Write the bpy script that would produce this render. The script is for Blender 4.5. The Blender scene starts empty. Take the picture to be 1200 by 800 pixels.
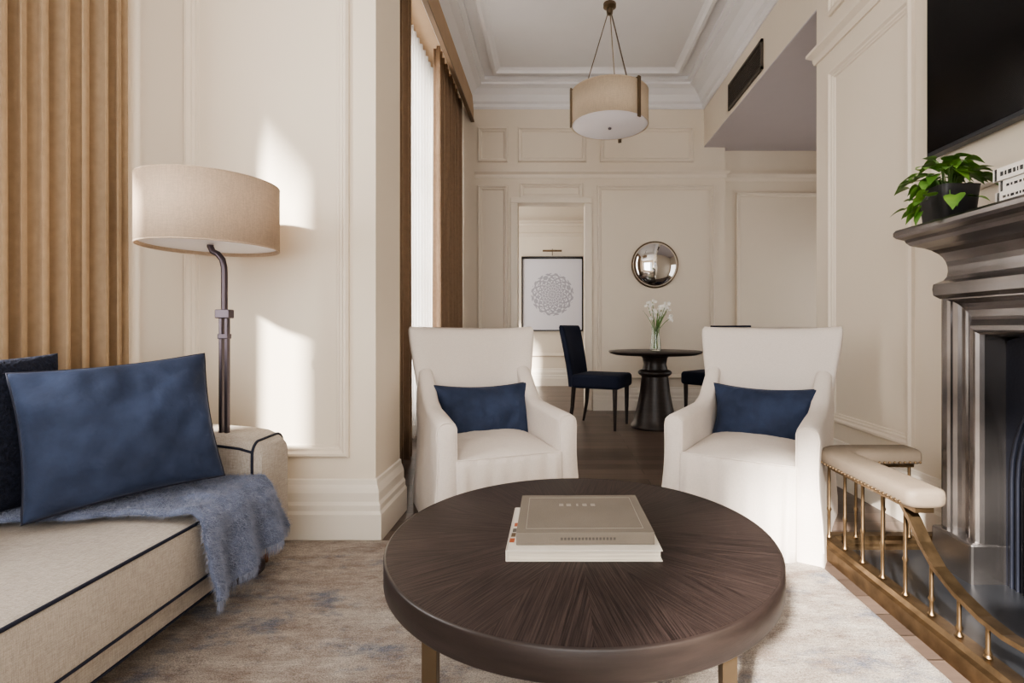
import bpy, math, random
from mathutils import Vector, Matrix, noise
random.seed(4)
S=bpy.context.scene
C=bpy.context.collection
sin,cos,pi=math.sin,math.cos,math.pi
def lin(c):
    return tuple(((v/255)/12.92 if v/255<=.04045 else ((v/255+.055)/1.055)**2.4) for v in c)+(1,)
# ---------------- materials
def newmat(name):
    m=bpy.data.materials.new(name); m.use_nodes=True
    nt=m.node_tree; return m,nt,nt.nodes['Principled BSDF']
def N(nt,t,**k):
    n=nt.nodes.new(t)
    for a,b in k.items(): setattr(n,a,b)
    return n
def M(name,col,rough=.6,metal=0,var=.06,ns=6,bump=0,bs=200,stretch=(1,1,1),sheen=0,bd=.002,spec=.5,col2=None,coat=0):
    m,nt,b=newmat(name); L=nt.links.new
    tc=N(nt,'ShaderNodeTexCoord'); mp=N(nt,'ShaderNodeMapping'); mp.inputs['Scale'].default_value=stretch
    L(tc.outputs['Object'],mp.inputs[0])
    no=N(nt,'ShaderNodeTexNoise'); no.inputs['Scale'].default_value=ns; no.inputs['Detail'].default_value=5
    L(mp.outputs[0],no.inputs[0])
    cr=N(nt,'ShaderNodeValToRGB'); c=lin(col)
    cr.color_ramp.elements[0].position=.3; cr.color_ramp.elements[1].position=.7
    if col2: cr.color_ramp.elements[0].color=c; cr.color_ramp.elements[1].color=lin(col2)
    else:
        cr.color_ramp.elements[0].color=tuple(v*(1-var) for v in c[:3])+(1,)
        cr.color_ramp.elements[1].color=tuple(min(1,v*(1+var)) for v in c[:3])+(1,)
    L(no.outputs[0],cr.inputs[0]); L(cr.outputs[0],b.inputs['Base Color'])
    b.inputs['Roughness'].default_value=rough; b.inputs['Metallic'].default_value=metal
    b.inputs['Specular IOR Level'].default_value=spec
    b.inputs['Coat Weight'].default_value=coat
    if sheen:
        b.inputs['Sheen Weight'].default_value=sheen; b.inputs['Sheen Roughness'].default_value=.4
        b.inputs['Sheen Tint'].default_value=tuple(min(1,v*1.6+.12) for v in c[:3])+(1,)
    if bump:
        n2=N(nt,'ShaderNodeTexNoise'); n2.inputs['Scale'].default_value=bs; n2.inputs['Detail'].default_value=3
        L(mp.outputs[0],n2.inputs[0])
        bp=N(nt,'ShaderNodeBump'); bp.inputs['Strength'].default_value=bump; bp.inputs['Distance'].default_value=bd
        L(n2.outputs[0],bp.inputs['Height']); L(bp.outputs[0],b.inputs['Normal'])
    return m
def linen(name,col,var=.12,sc=450,wr=.35,wd=.03):
    m,nt,b=newmat(name); L=nt.links.new
    tc=N(nt,'ShaderNodeTexCoord'); c=lin(col)
    hs=[]
    for st in ((.08,1,1),(1,.08,1),(1,1,.08)):
        mp=N(nt,'ShaderNodeMapping'); mp.inputs['Scale'].default_value=st; L(tc.outputs['Object'],mp.inputs[0])
        no=N(nt,'ShaderNodeTexNoise'); no.inputs['Scale'].default_value=sc; no.inputs['Detail'].default_value=2
        L(mp.outputs[0],no.inputs[0]); hs.append(no)
    a=N(nt,'ShaderNodeMath',operation='ADD'); L(hs[0].outputs[0],a.inputs[0]); L(hs[1].outputs[0],a.inputs[1])
    a2=N(nt,'ShaderNodeMath',operation='ADD'); L(a.outputs[0],a2.inputs[0]); L(hs[2].outputs[0],a2.inputs[1])
    d=N(nt,'ShaderNodeMath',operation='DIVIDE'); d.inputs[1].default_value=3; L(a2.outputs[0],d.inputs[0])
    cr=N(nt,'ShaderNodeValToRGB'); cr.color_ramp.elements[0].position=.40; cr.color_ramp.elements[1].position=.60
    cr.color_ramp.elements[0].color=tuple(v*(1-var) for v in c[:3])+(1,)
    cr.color_ramp.elements[1].color=tuple(min(1,v*(1+var)) for v in c[:3])+(1,)
    L(d.outputs[0],cr.inputs[0]); L(cr.outputs[0],b.inputs['Base Color'])
    mw=N(nt,'ShaderNodeMapping'); mw.inputs['Scale'].default_value=(1.3,1,.5); L(tc.outputs['Object'],mw.inputs[0])
    no=N(nt,'ShaderNodeTexNoise'); no.inputs['Scale'].default_value=6; no.inputs['Detail'].default_value=1.5; L(mw.outputs[0],no.inputs[0])
    b1=N(nt,'ShaderNodeBump'); b1.inputs['Strength'].default_value=wr; b1.inputs['Distance'].default_value=wd; L(no.outputs[0],b1.inputs['Height'])
    b2=N(nt,'ShaderNodeBump'); b2.inputs['Strength'].default_value=.4; b2.inputs['Distance'].default_value=.002; L(d.outputs[0],b2.inputs['Height']); L(b1.outputs[0],b2.inputs['Normal'])
    L(b2.outputs[0],b.inputs['Normal'])
    b.inputs['Roughness'].default_value=.85; b.inputs['Specular IOR Level'].default_value=.2
    return m
def shade_mat(name,col,tr=.45):
    m=linen(name,col,.13,260,0); nt=m.node_tree; b=nt.nodes['Principled BSDF']; o=nt.nodes['Material Output']
    t=N(nt,'ShaderNodeBsdfTranslucent'); t.inputs[0].default_value=lin(col)
    x=N(nt,'ShaderNodeMixShader'); x.inputs[0].default_value=tr
    nt.links.new(b.outputs[0],x.inputs[1]); nt.links.new(t.outputs[0],x.inputs[2]); nt.links.new(x.outputs[0],o.inputs[0])
    return m
wallM=M('wall_paint',(221,210,194),.5,var=.015,ns=2,bump=.05,bs=120)
ceilM=M('ceiling_paint',(228,226,226),.6,var=.01)
soffM=M('soffit_shade',(182,175,177),.6,var=.01)  # ceiling white darkened to grey: soffit shade put into the colour
trimM=M('trim_paint',(222,211,196),.4,var=.01)
baseM=M('baseboard_paint',(226,218,206),.4,var=.01)
navyM=M('navy_piping',(24,28,46),.7)
sofaM=linen('sofa_linen',(172,164,155),.2,460)
chairM=linen('slipcover_linen',(220,211,203),.06,600,.45,.035)
velvM=M('blue_velvet',(50,59,81),.8,var=.3,ns=7,bump=.5,bs=18,bd=.016,sheen=.55,spec=.2)
navyP=M('navy_knit',(34,38,52),.95,var=.4,ns=80,bump=1,bs=120,bd=.006,sheen=.2,spec=.2)
navyC=M('navy_upholstery',(32,37,54),.85,var=.1,sheen=.2,spec=.2)
throwM=M('mohair_blue',(104,112,134),.95,var=.3,ns=26,bump=.9,bs=260,stretch=(1,.5,1),bd=.006,sheen=.7,spec=.1)
fuzzM=M('mohair_fuzz',(142,148,166),.95,var=.2,ns=40,sheen=.5,spec=.1)
curtM=M('curtain_velvet',(174,152,126),.85,var=.07,ns=30,bump=.2,bs=300,sheen=.25)
curtD=M('curtain_taupe',(156,132,110),.85,var=.07,ns=30,bump=.2,bs=300,sheen=.2)
bronzM=M('dark_bronze',(88,80,86),.38,.85,var=.08)
bronzL=M('table_leg_bronze',(116,102,84),.35,.9,var=.1)
brassM=M('antique_brass',(118,100,78),.38,.95,var=.3,ns=20)
steelM=M('polished_pewter',(134,130,129),.27,.95,var=.3,ns=5)
ironM=M('cast_iron',(28,31,42),.45,.3,var=.15,bump=.3,bs=90)
blackM=M('black_gloss',(8,8,10),.25,0,var=0)
tvM=M('tv_screen_glass',(4,4,6),.2,0,var=0,spec=.3)
bezM=M('tv_bezel',(60,62,66),.35,.6)
darkW=M('espresso_wood',(42,34,32),.4,var=.3,ns=8,stretch=(1,1,8),bump=.1,bs=60)
leathM=M('taupe_leather',(114,103,91),.6,var=.08,bump=.3,bs=110,spec=.3)
stoneM=M('hearth_slate',(34,36,40),.3,var=.2)
mirM=M('mirror_silver',(235,235,235),.03,1,var=0)
whiteM=M('white_paper',(232,228,222),.7,var=.02)
leafM=M('pothos_leaf',(62,108,44),.42,var=.3,ns=12,col2=(122,160,70))
stemM=M('stem_green',(100,134,70),.5)
petalM=M('white_petal',(245,244,238),.6)
soilM=M('soil',(40,30,24),.9,bump=.5)
potM=M('black_pot',(34,34,36),.45)
diffM=M('diffuser_acrylic',(240,236,240),.5,var=.01)
shadeM=shade_mat('lamp_shade_linen',(206,187,167),.35)
pendM=shade_mat('pendant_shade_linen',(216,201,180),.4)
def glass(name,col=(1,1,1,1)):
    m,nt,b=newmat(name); b.inputs['Transmission Weight'].default_value=1; b.inputs['Roughness'].default_value=.02; b.inputs['Base Color'].default_value=col
    return m
glassM=glass('vase_glass',(.9,.97,.92,1))
def sheerm():
    m,nt,b=newmat('sheer_voile'); o=nt.nodes['Material Output']
    b.inputs['Base Color'].default_value=(.78,.76,.74,1); b.inputs['Roughness'].default_value=.9
    t=N(nt,'ShaderNodeBsdfTranslucent'); t.inputs[0].default_value=(.8,.78,.76,1)
    tp=N(nt,'ShaderNodeBsdfTransparent')
    x=N(nt,'ShaderNodeMixShader'); x.inputs[0].default_value=.5
    y=N(nt,'ShaderNodeMixShader'); y.inputs[0].default_value=.3
    nt.links.new(b.outputs[0],x.inputs[1]); nt.links.new(t.outputs[0],x.inputs[2])
    nt.links.new(x.outputs[0],y.inputs[1]); nt.links.new(tp.outputs[0],y.inputs[2]); nt.links.new(y.outputs[0],o.inputs[0])
    return m
sheerM=sheerm()
def rugmat():
    m,nt,b=newmat('rug_wool'); L=nt.links.new
    tc=N(nt,'ShaderNodeTexCoord')
    def no(sc,st,det=6,rg=.6,loc=(0,0,0)):
        mp=N(nt,'ShaderNodeMapping'); mp.inputs['Scale'].default_value=st; mp.inputs['Location'].default_value=loc; L(tc.outputs['Object'],mp.inputs[0])
        n=N(nt,'ShaderNodeTexNoise'); n.inputs['Scale'].default_value=sc; n.inputs['Detail'].default_value=det; n.inputs['Roughness'].default_value=rg
        L(mp.outputs[0],n.inputs[0]); return n
    def ramp(src,p0,p1,c0,c1):
        r=N(nt,'ShaderNodeValToRGB'); r.color_ramp.elements[0].position=p0; r.color_ramp.elements[1].position=p1
        r.color_ramp.elements[0].color=c0; r.color_ramp.elements[1].color=c1; L(src.outputs[0],r.inputs[0]); return r
    def mix(f,a,c,mode='MIX'):
        n=N(nt,'ShaderNodeMix',data_type='RGBA',blend_type=mode)
        if f is None: n.inputs[0].default_value=1
        else: L(f.outputs[0],n.inputs[0])
        L(a,n.inputs[6])
        if isinstance(c,tuple): n.inputs[7].default_value=c
        else: L(c,n.inputs[7])
        return n.outputs[2]
    K=(0,0,0,1); g=lambda v:(v,v,v,1)
    base=ramp(no(6,(1,2.2,1),9,.75),.38,.62,lin((176,160,149)),lin((224,214,203)))
    c=mix(ramp(no(2.3,(1,1.6,1),10,.76),.52,.62,K,g(.75)),base.outputs[0],lin((120,132,154)))
    c=mix(ramp(no(2.0,(1,2,1),10,.78,(7,3,0)),.57,.66,K,g(.55)),c,lin((88,98,122)))
    c=mix(ramp(no(2.6,(1,1.8,1),10,.75,(3,9,0)),.52,.62,K,g(.6)),c,lin((226,219,210)))
    c=mix(ramp(no(22,(1,6,1),5,.75),.54,.68,K,g(.5)),c,lin((136,122,114)))
    fine=no(240,(1,1.4,1),3,.7)
    c=mix(None,c,ramp(fine,.35,.65,g(.55),g(1.25)).outputs[0],'MULTIPLY')
    L(c,b.inputs['Base Color'])
    bp=N(nt,'ShaderNodeBump'); bp.inputs['Strength'].default_value=1; bp.inputs['Distance'].default_value=.008; L(fine.outputs[0],bp.inputs['Height'])
    bp2=N(nt,'ShaderNodeBump'); bp2.inputs['Strength'].default_value=.8; bp2.inputs['Distance'].default_value=.018; L(no(50,(1,2.5,1),3).outputs[0],bp2.inputs['Height']); L(bp2.outputs[0],bp.inputs['Normal'])
    L(bp.outputs[0],b.inputs['Normal']); b.inputs['Roughness'].default_value=.95; b.inputs['Specular IOR Level'].default_value=.1
    return m
rugM=rugmat()
def floormat():
    m,nt,b=newmat('oak_floor_dark'); L=nt.links.new
    tc=N(nt,'ShaderNodeTexCoord'); mp=N(nt,'ShaderNodeMapping'); L(tc.outputs['Object'],mp.inputs[0])
    br=N(nt,'ShaderNodeTexBrick'); br.inputs['Scale'].default_value=1; br.inputs['Brick Width'].default_value=1.4; br.inputs['Row Height'].default_value=.12; br.inputs['Mortar Size'].default_value=.002
    br.inputs['Color1'].default_value=lin((108,93,84)); br.inputs['Color2'].default_value=lin((78,67,61)); br.inputs['Mortar'].default_value=lin((26,21,18))
    L(mp.outputs[0],br.inputs[0])
    m2=N(nt,'ShaderNodeMapping'); m2.inputs['Scale'].default_value=(3,40,1); L(tc.outputs['Object'],m2.inputs[0])
    no=N(nt,'ShaderNodeTexNoise'); no.inputs['Scale'].default_value=2; no.inputs['Detail'].default_value=6; L(m2.outputs[0],no.inputs[0])
    cr=N(nt,'ShaderNodeValToRGB'); cr.color_ramp.elements[0].color=(.6,.6,.6,1); cr.color_ramp.elements[1].color=(1.15,1.15,1.15,1); L(no.outputs[0],cr.inputs[0])
    mx=N(nt,'ShaderNodeMix',data_type='RGBA',blend_type='MULTIPLY'); mx.inputs[0].default_value=1; L(br.outputs[0],mx.inputs[6]); L(cr.outputs[0],mx.inputs[7])
    L(mx.outputs[2],b.inputs['Base Color']); b.inputs['Roughness'].default_value=.33
    return m
floorM=floormat()
def sunburst():
    m,nt,b=newmat('sunburst_oak_veneer'); L=nt.links.new
    tc=N(nt,'ShaderNodeTexCoord'); sp=N(nt,'ShaderNodeSeparateXYZ'); L(tc.outputs['Object'],sp.inputs[0])
    def mt(op,a,b_=None,c=None):
        n=N(nt,'ShaderNodeMath',operation=op)
        for i,v in enumerate((a,b_,c)):
            if v is None: continue
            if isinstance(v,(int,float)): n.inputs[i].default_value=v
            else: L(v,n.inputs[i])
        return n.outputs[0]
    X,Y=sp.outputs[0],sp.outputs[1]
    ang=mt('ARCTAN2',Y,X); r=mt('SQRT',mt('ADD',mt('MULTIPLY',X,X),mt('MULTIPLY',Y,Y)))
    w=2*pi/16
    k=mt('FLOOR',mt('DIVIDE',ang,w)); la=mt('SUBTRACT',ang,mt('MULTIPLY',mt('ADD',k,.5),w))
    u=mt('MULTIPLY',r,mt('COSINE',la)); v=mt('MULTIPLY',r,mt('SINE',la))
    cb=N(nt,'ShaderNodeCombineXYZ'); L(mt('MULTIPLY',u,4),cb.inputs[0]); L(mt('MULTIPLY',v,190),cb.inputs[1]); L(mt('MULTIPLY',k,7.3),cb.inputs[2])
    no=N(nt,'ShaderNodeTexNoise'); no.inputs['Scale'].default_value=1.6; no.inputs['Detail'].default_value=6; no.inputs['Roughness'].default_value=.65; L(cb.outputs[0],no.inputs[0])
    cr=N(nt,'ShaderNodeValToRGB'); e=cr.color_ramp.elements; e[0].position=.38; e[0].color=lin((31,24,23)); e[1].position=.68; e[1].color=lin((72,60,57))
    L(no.outputs[0],cr.inputs[0])
    wn=N(nt,'ShaderNodeTexWhiteNoise',noise_dimensions='1D'); L(k,wn.inputs['W'])
    mr=N(nt,'ShaderNodeMapRange'); mr.inputs[3].default_value=.75; mr.inputs[4].default_value=1.15; L(wn.outputs[0],mr.inputs[0])
    mx=N(nt,'ShaderNodeVectorMath',operation='SCALE'); L(cr.outputs[0],mx.inputs[0]); L(mr.outputs[0],mx.inputs['Scale'])
    L(mx.outputs[0],b.inputs['Base Color'])
    bp=N(nt,'ShaderNodeBump'); bp.inputs['Strength'].default_value=.5; bp.inputs['Distance'].default_value=.001; L(no.outputs[0],bp.inputs['Height']); L(bp.outputs[0],b.inputs['Normal'])
    b.inputs['Roughness'].default_value=.5; b.inputs['Specular IOR Level'].default_value=.3
    return m
sunM=sunburst()
def mandala():
    m,nt,b=newmat('mandala_print'); L=nt.links.new
    tc=N(nt,'ShaderNodeTexCoord'); sp=N(nt,'ShaderNodeSeparateXYZ'); L(tc.outputs['Object'],sp.inputs[0])
    def mt(op,a,b_=None):
        n=N(nt,'ShaderNodeMath',operation=op)
        for i,v in enumerate((a,b_)):
            if v is None: continue
            if isinstance(v,(int,float)): n.inputs[i].default_value=v
            else: L(v,n.inputs[i])
        return n.outputs[0]
    X,Y=sp.outputs[0],sp.outputs[2]
    ang=mt('ARCTAN2',Y,X); r=mt('SQRT',mt('ADD',mt('MULTIPLY',X,X),mt('MULTIPLY',Y,Y)))
    p=mt('MULTIPLY',mt('SINE',mt('MULTIPLY',ang,28)),mt('SINE',mt('MULTIPLY',r,110)))
    q=mt('MULTIPLY',mt('COSINE',mt('MULTIPLY',ang,16)),mt('COSINE',mt('MULTIPLY',r,64)))
    s=mt('GREATER_THAN',mt('ADD',p,q),-.05)
    ring=mt('GREATER_THAN',mt('SINE',mt('MULTIPLY',r,140)),.6)
    s=mt('MAXIMUM',mt('MULTIPLY',s,.65),mt('MULTIPLY',ring,.6))
    ins=mt('LESS_THAN',r,.36); s=mt('MULTIPLY',s,ins)
    mx=N(nt,'ShaderNodeMix',data_type='RGBA'); L(s,mx.inputs[0]); mx.inputs[6].default_value=lin((216,214,220)); mx.inputs[7].default_value=lin((122,122,136))
    L(mx.outputs[2],b.inputs['Base Color']); b.inputs['Roughness'].default_value=.6
    return m
mandM=mandala()
# ---------------- mesh helpers
def obj(name,verts,faces,mat,parent=None,smooth=False,mods=None):
    me=bpy.data.meshes.new(name); me.from_pydata([tuple(v) for v in verts],[],faces); me.update()
    import bmesh
    bm=bmesh.new(); bm.from_mesh(me); bmesh.ops.recalc_face_normals(bm,faces=bm.faces); bm.to_mesh(me); bm.free()
    o=bpy.data.objects.new(name,me); C.objects.link(o)
    if mat: me.materials.append(mat)
    if smooth:
        for p in me.polygons: p.use_smooth=True
    if parent: o.parent=parent
    return o
def empty(name,loc=(0,0,0),rz=0):
    e=bpy.data.objects.new(name,None); e.empty_display_size=.1; C.objects.link(e); e.location=loc; e.rotation_euler=(0,0,rz); return e
def box(name,a,b,mat,parent=None,bev=0,seg=3,rot=None):
    x0,y0,z0=a;x1,y1,z1=b
    cx,cy,cz=(x0+x1)/2,(y0+y1)/2,(z0+z1)/2
    v=[(x-cx,y-cy,z-cz) for z in (z0,z1) for y in (y0,y1) for x in (x0,x1)]
    f=[(0,1,3,2),(4,6,7,5),(0,4,5,1),(2,3,7,6),(0,2,6,4),(1,5,7,3)]
    o=obj(name,v,f,mat,parent); o.location=(cx,cy,cz)
    if rot: o.rotation_euler=rot
    if bev:
        m=o.modifiers.new('bevel','BEVEL'); m.width=bev; m.segments=seg
        for p in o.data.polygons: p.use_smooth=seg>=3
    return o
def loft(name,rings,mat,parent=None,cap=True,closed=True,smooth=True,sub=0,solid=0):
    n=len(rings[0]); v=[p for r in rings for p in r]; f=[]
    for i in range(len(rings)-1):
        for j in range(n if closed else n-1):
            k=(j+1)%n; f.append((i*n+j,i*n+k,(i+1)*n+k,(i+1)*n+j))
    if cap and closed:
        f.append(tuple(range(n))); f.append(tuple((len(rings)-1)*n+j for j in range(n)))
    o=obj(name,v,f,mat,parent,smooth)
    if solid: m=o.modifiers.new('s','SOLIDIFY'); m.thickness=solid; m.offset=0
    if sub: m=o.modifiers.new('sub','SUBSURF'); m.levels=sub; m.render_levels=sub
    if smooth and not sub:
        o.data.set_sharp_from_angle(angle=math.radians(50))
    return o
def lathe(name,prof,mat,loc=(0,0,0),parent=None,n=48,cap=True,smooth=True,solid=0):
    rings=[[(r*cos(2*pi*j/n),r*sin(2*pi*j/n),z) for j in range(n)] for r,z in prof]
    o=loft(name,rings,mat,parent,cap,True,smooth,0,solid); o.location=loc; return o
def tube(name,pts,r,mat,parent=None,closed=False,n=8,sq=None):
    P=[Vector(p) for p in pts]; m=len(P); rings=[]
    up=None
    for i in range(m):
        if closed: t=(P[(i+1)%m]-P[i-1])
        else: t=P[min(i+1,m-1)]-P[max(i-1,0)]
        t.normalize()
        if up is None:
            up=Vector((0,0,1)) if abs(t.z)<.9 else Vector((0,1,0))
        up=(up-t*up.dot(t)).normalized(); s=t.cross(up)
        rr=r[i] if isinstance(r,(list,tuple)) else r
        if sq: a,b=sq; rings.append([P[i]+s*x+up*y for x,y in ((-a,-b),(a,-b),(a,b),(-a,b))])
        else: rings.append([P[i]+s*(rr*cos(2*pi*j/n))+up*(rr*sin(2*pi*j/n)) for j in range(n)])
    if closed: rings.append(rings[0])
    return loft(name,rings,mat,parent,not closed,True,sq is None)
def wallmap(axis,c,sgn):
    if axis=='y': return lambda u,v,d:(u,c+sgn*d,v)
    if axis=='x': return lambda u,v,d:(c+sgn*d,u,v)
    return lambda u,v,d:(u,v,c+sgn*d)
PANEL=[(0,0),(0,.018),(.006,.027),(.014,.027),(.02,.015),(.028,.015),(.034,.008),(.04,0)]
tn=[0]
def frame(fn,u0,u1,v0,v1,prof=PANEL,mat=None,name=None,parent=None):
    if not name: tn[0]+=1; name='trim_%d'%tn[0]
    rings=[[fn(u0+o,v0+o,d),fn(u1-o,v0+o,d),fn(u1-o,v1-o,d),fn(u0+o,v1-o,d)] for o,d in prof]
    return loft(name,rings,mat or trimM,parent,False,True,False)
def extr(name,prof,path,mat,parent=None,side=1):
    P=[Vector(p) for p in path]; rings=[]
    for i,p in enumerate(P):
        ds=[]
        if i>0: ds.append((P[i]-P[i-1]).normalized())
        if i<len(P)-1: ds.append((P[i+1]-P[i]).normalized())
        ns=[Vector((-d.y,d.x))*side for d in ds]
        nn=(ns[0]+ns[-1]).normalized(); k=1/max(.2,nn.dot(ns[0]))
        rings.append([(p.x+nn.x*o*k,p.y+nn.y*o*k,h) for o,h in prof])
    return loft(name,rings,mat,parent,True,True,False)
BASEP=[(0,0),(.038,0),(.038,.12),(.03,.135),(.03,.16),(.022,.175),(.022,.215),(.016,.235),(.010,.25),(.008,.27),(0,.275)]
CORN=[(0,2.76),(.012,2.76),(.018,2.78),(.02,2.80),(.05,2.825),(.05,2.845),(.01,2.855),(0,2.855)]
# ---------------- ROOM
XL,XR,YF,HC=-2.05,1.78,6.1,3.85
box('floor',(-3,-2.4,-.1),(4.2,9,0),floorM)
box('ceiling',(-3,-2.4,HC),(4.2,6.25,HC+.1),ceilM)
def wall(name,a,b): return box(name,a,b,wallM)
wall('wall_pier',(-3,2.375,0),(-.83,2.745,HC))  # part beyond the left wall is unseen, added to block sun at the bay
e=empty('wall_left')
box('below',(-2.2,-2.4,0),(XL,2.375,.5),wallM,e); box('above',(-2.2,-2.4,3.68),(XL,2.375,HC),wallM,e)
box('near',(-2.2,-2.4,.5),(XL,-.6,3.68),wallM,e); box('far',(-2.2,1.9,.5),(XL,2.375,3.68),wallM,e)
e=empty('wall_bay')
box('below',(-1.5,2.745,0),(-1.35,6.25,.3),wallM,e); box('above',(-1.5,2.745,3.5),(-1.35,6.25,HC),wallM,e)
box('near',(-1.5,2.745,.3),(-1.35,3.2,3.5),wallM,e); box('far',(-1.5,5.6,.3),(-1.35,6.25,3.5),wallM,e)
def window(name,x,y0,y1,z0,z1,ny,nz,rails=None):
    e=empty(name)
    for i in range(ny+1):
        y=y0+(y1-y0)*i/ny; box('stile_%d'%i,(x-.03,max(y0,y-.025),z0),(x+.03,min(y1,y+.025),z1),baseM,e)
    for i,z in enumerate(rails or [z0+(z1-z0)*i/nz for i in range(nz+1)]):
        box('rail_%d'%i,(x-.028,y0,max(z0,z-.02)),(x+.028,y1,min(z1,z+.02)),baseM,e)
window('window_1',-2.12,-.6,1.9,.5,3.68,1,2,[.5,2.3,3.68])
window('window_2',-1.43,3.2,5.6,.3,3.5,4,3)
wall('wall_right',(XR,-2.4,0),(XR+.2,3.48,HC))
e=empty('wall_behind')
box('left',(-2.2,-2.5,0),(-1.5,-2.35,HC),wallM,e); box('right',(1.5,-2.5,0),(XR+.2,-2.35,HC),wallM,e)
box('above',(-1.5,-2.5,3.2),(1.5,-2.35,HC),wallM,e); box('below',(-1.5,-2.5,0),(1.5,-2.35,.5),wallM,e)
DX0,DX1,DH=-.437,.356,2.46
e=empty('wall_far')
box('left',(-1.5,YF,0),(DX0,YF+.15,HC),wallM,e); box('right',(DX1,YF,0),(2.03,YF+.15,HC),wallM,e); box('above',(DX0,YF,DH),(DX1,YF+.15,HC),wallM,e)
box('recess',(2.03,YF+.12,0),(4.2,YF+.27,HC),wallM,e)
wall('bulkhead',(XR,3.48,3.14),(4.2,6.22,HC))
box('ceiling_alcove',(XR,3.48,3.13),(4.05,6.22,3.14),soffM)  # thin sheet under the bulkhead, carries the painted soffit shade
wall('wall_alcove',(4.05,3.3,0),(4.2,6.3,3.13))
wall('wall_alcove_near',(XR+.2,3.33,0),(4.1,3.48,3.13))
wall('wall_next_room',(-2.4,8.7,0),(3.2,8.85,3.4))
wall('wall_next_left',(-2.4,6.25,0),(-2.25,8.7,3.4)); wall('wall_next_right',(3.05,6.37,0),(3.2,8.7,3.4))
box('ceiling_next_room',(-2.4,6.25,3.3),(3.2,8.85,3.4),ceilM)
extr('baseboard_pier',BASEP,[(-2.05,2.375),(-.83,2.375),(-.83,2.745)],baseM,side=-1)
extr('baseboard_right',BASEP,[(XR,2.12),(XR,3.48),(XR+.2,3.48)],baseM,side=1)
extr('baseboard_far_left',BASEP,[(-1.34,YF),(DX0-.1,YF)],baseM,side=-1)
extr('baseboard_far_right',BASEP,[(DX1+.1,YF),(2.03,YF),(2.03,YF+.12),(4.05,YF+.12)],baseM,side=-1)
extr('baseboard_next_room',[(o,h*1.07) for o,h in BASEP],[(-2.25,8.7),(3.05,8.7)],baseM,side=-1)
extr('trim_rail_far',CORN,[(-.95,YF),(2.03,YF),(2.03,YF+.12),(4.05,YF+.12)],trimM,side=-1)
extr('trim_rail_right',CORN,[(XR,-2.3),(XR,3.48),(XR+.2,3.48)],trimM,side=1)
extr('trim_rail_next_room',[(o*2,h-.05) for o,h in CORN],[(-2.25,8.7),(3.05,8.7)],trimM,side=-1)
CROWN=[(0,.27),(.015,.27),(.03,.25),(.03,.22),(.06,.2),(.10,.14),(.16,.09),(.22,.07),(.22,.045),(.26,.035),(.26,0)]
fz=wallmap('z',HC,-1)
frame(fz,-1.06,XR,2.8,YF,CROWN,ceilM,'trim_crown')
frame(fz,-.70,XR-.36,3.16,YF-.36,[(0,0),(0,.03),(.02,.045),(.05,.045),(.07,.02),(.10,.0)],ceilM,'trim_ceiling_ring')
box('beam',(-.83,2.375,3.58),(XR,2.8,HC),ceilM)
ff=wallmap('y',YF,-1)
for a in [(-.915,-.56,2.95,3.36),(-.437,.376,2.95,3.36),(.54,1.65,2.95,3.36),(-.915,-.56,.38,2.67),(.508,1.9,.38,2.67),(DX0+.02,DX1-.02,2.52,2.70)]:
    frame(ff,a[0],a[1],a[2],a[3],[(o*1.3,d*1.3) for o,d in PANEL])
e=empty('door_frame')
box('jamb_left',(DX0-.09,YF-.03,0),(DX0,YF+.16,DH),trimM,e,.008,2); box('jamb_right',(DX1,YF-.03,0),(DX1+.09,YF+.16,DH),trimM,e,.008,2)
box('head',(DX0-.09,YF-.031,DH),(DX1+.09,YF+.16,DH+.07),trimM,e,.008,2)
fr2=wallmap('y',YF+.12,-1)
frame(fr2,2.2,3.9,.38,2.62,[(o*1.3,d*1.3) for o,d in PANEL])
fp=wallmap('y',2.375,-1)
BIG=[(0,0),(0,.018),(.01,.028),(.02,.028),(.03,.016),(.04,.016),(.047,.008),(.055,.008),(.06,0)]
frame(fp,-1.71,-.95,.376,2.9,BIG)
frame(fp,-1.71,-.95,3.0,3.6,BIG)
fx=wallmap('x',XR,-1)
frame(fx,2.53,3.3,.38,2.62,BIG); frame(fx,.3,2.40,1.55,2.62,BIG); frame(fx,2.53,3.3,2.98,3.5,BIG)
frame(fx,-2,.2,.38,2.62,BIG)
fnx=wallmap('y',8.7,-1); frame(fnx,-.9,.95,.5,2.6,BIG)
e=empty('air_vent')
vm=M('vent_bronze',(92,84,76),.45,.5); vd=M('vent_dark',(30,28,27),.6)
box('back',(XR-.012,4.38,3.2),(XR-.004,5.18,3.42),vd,e)
for a in [((4.36,3.18),(5.2,3.205)),((4.36,3.415),(5.2,3.44)),((4.36,3.18),(4.385,3.44)),((5.175,3.18),(5.2,3.44))]:
    box('frame',(XR-.022,a[0][0],a[0][1]),(XR-.003,a[1][0],a[1][1]),vm,e)
for i in range(9): box('slat_%d'%i,(XR-.018,4.38,3.215+i*.023),(XR-.006,5.18,3.221+i*.023),vm,e,rot=(0,.4,0))
pelM=M('pelmet_fabric',(176,152,126),.8,var=.04)
e=empty('pelmet')
box('face',(-.99,2.76,3.44),(-.965,6.09,3.8),pelM,e); box('edge',(-.995,2.76,3.425),(-.955,6.09,3.445),M('pelmet_trim',(124,104,84),.6),e)
box('top',(-1.34,2.76,3.8),(-.965,6.09,3.815),pelM,e)
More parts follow.
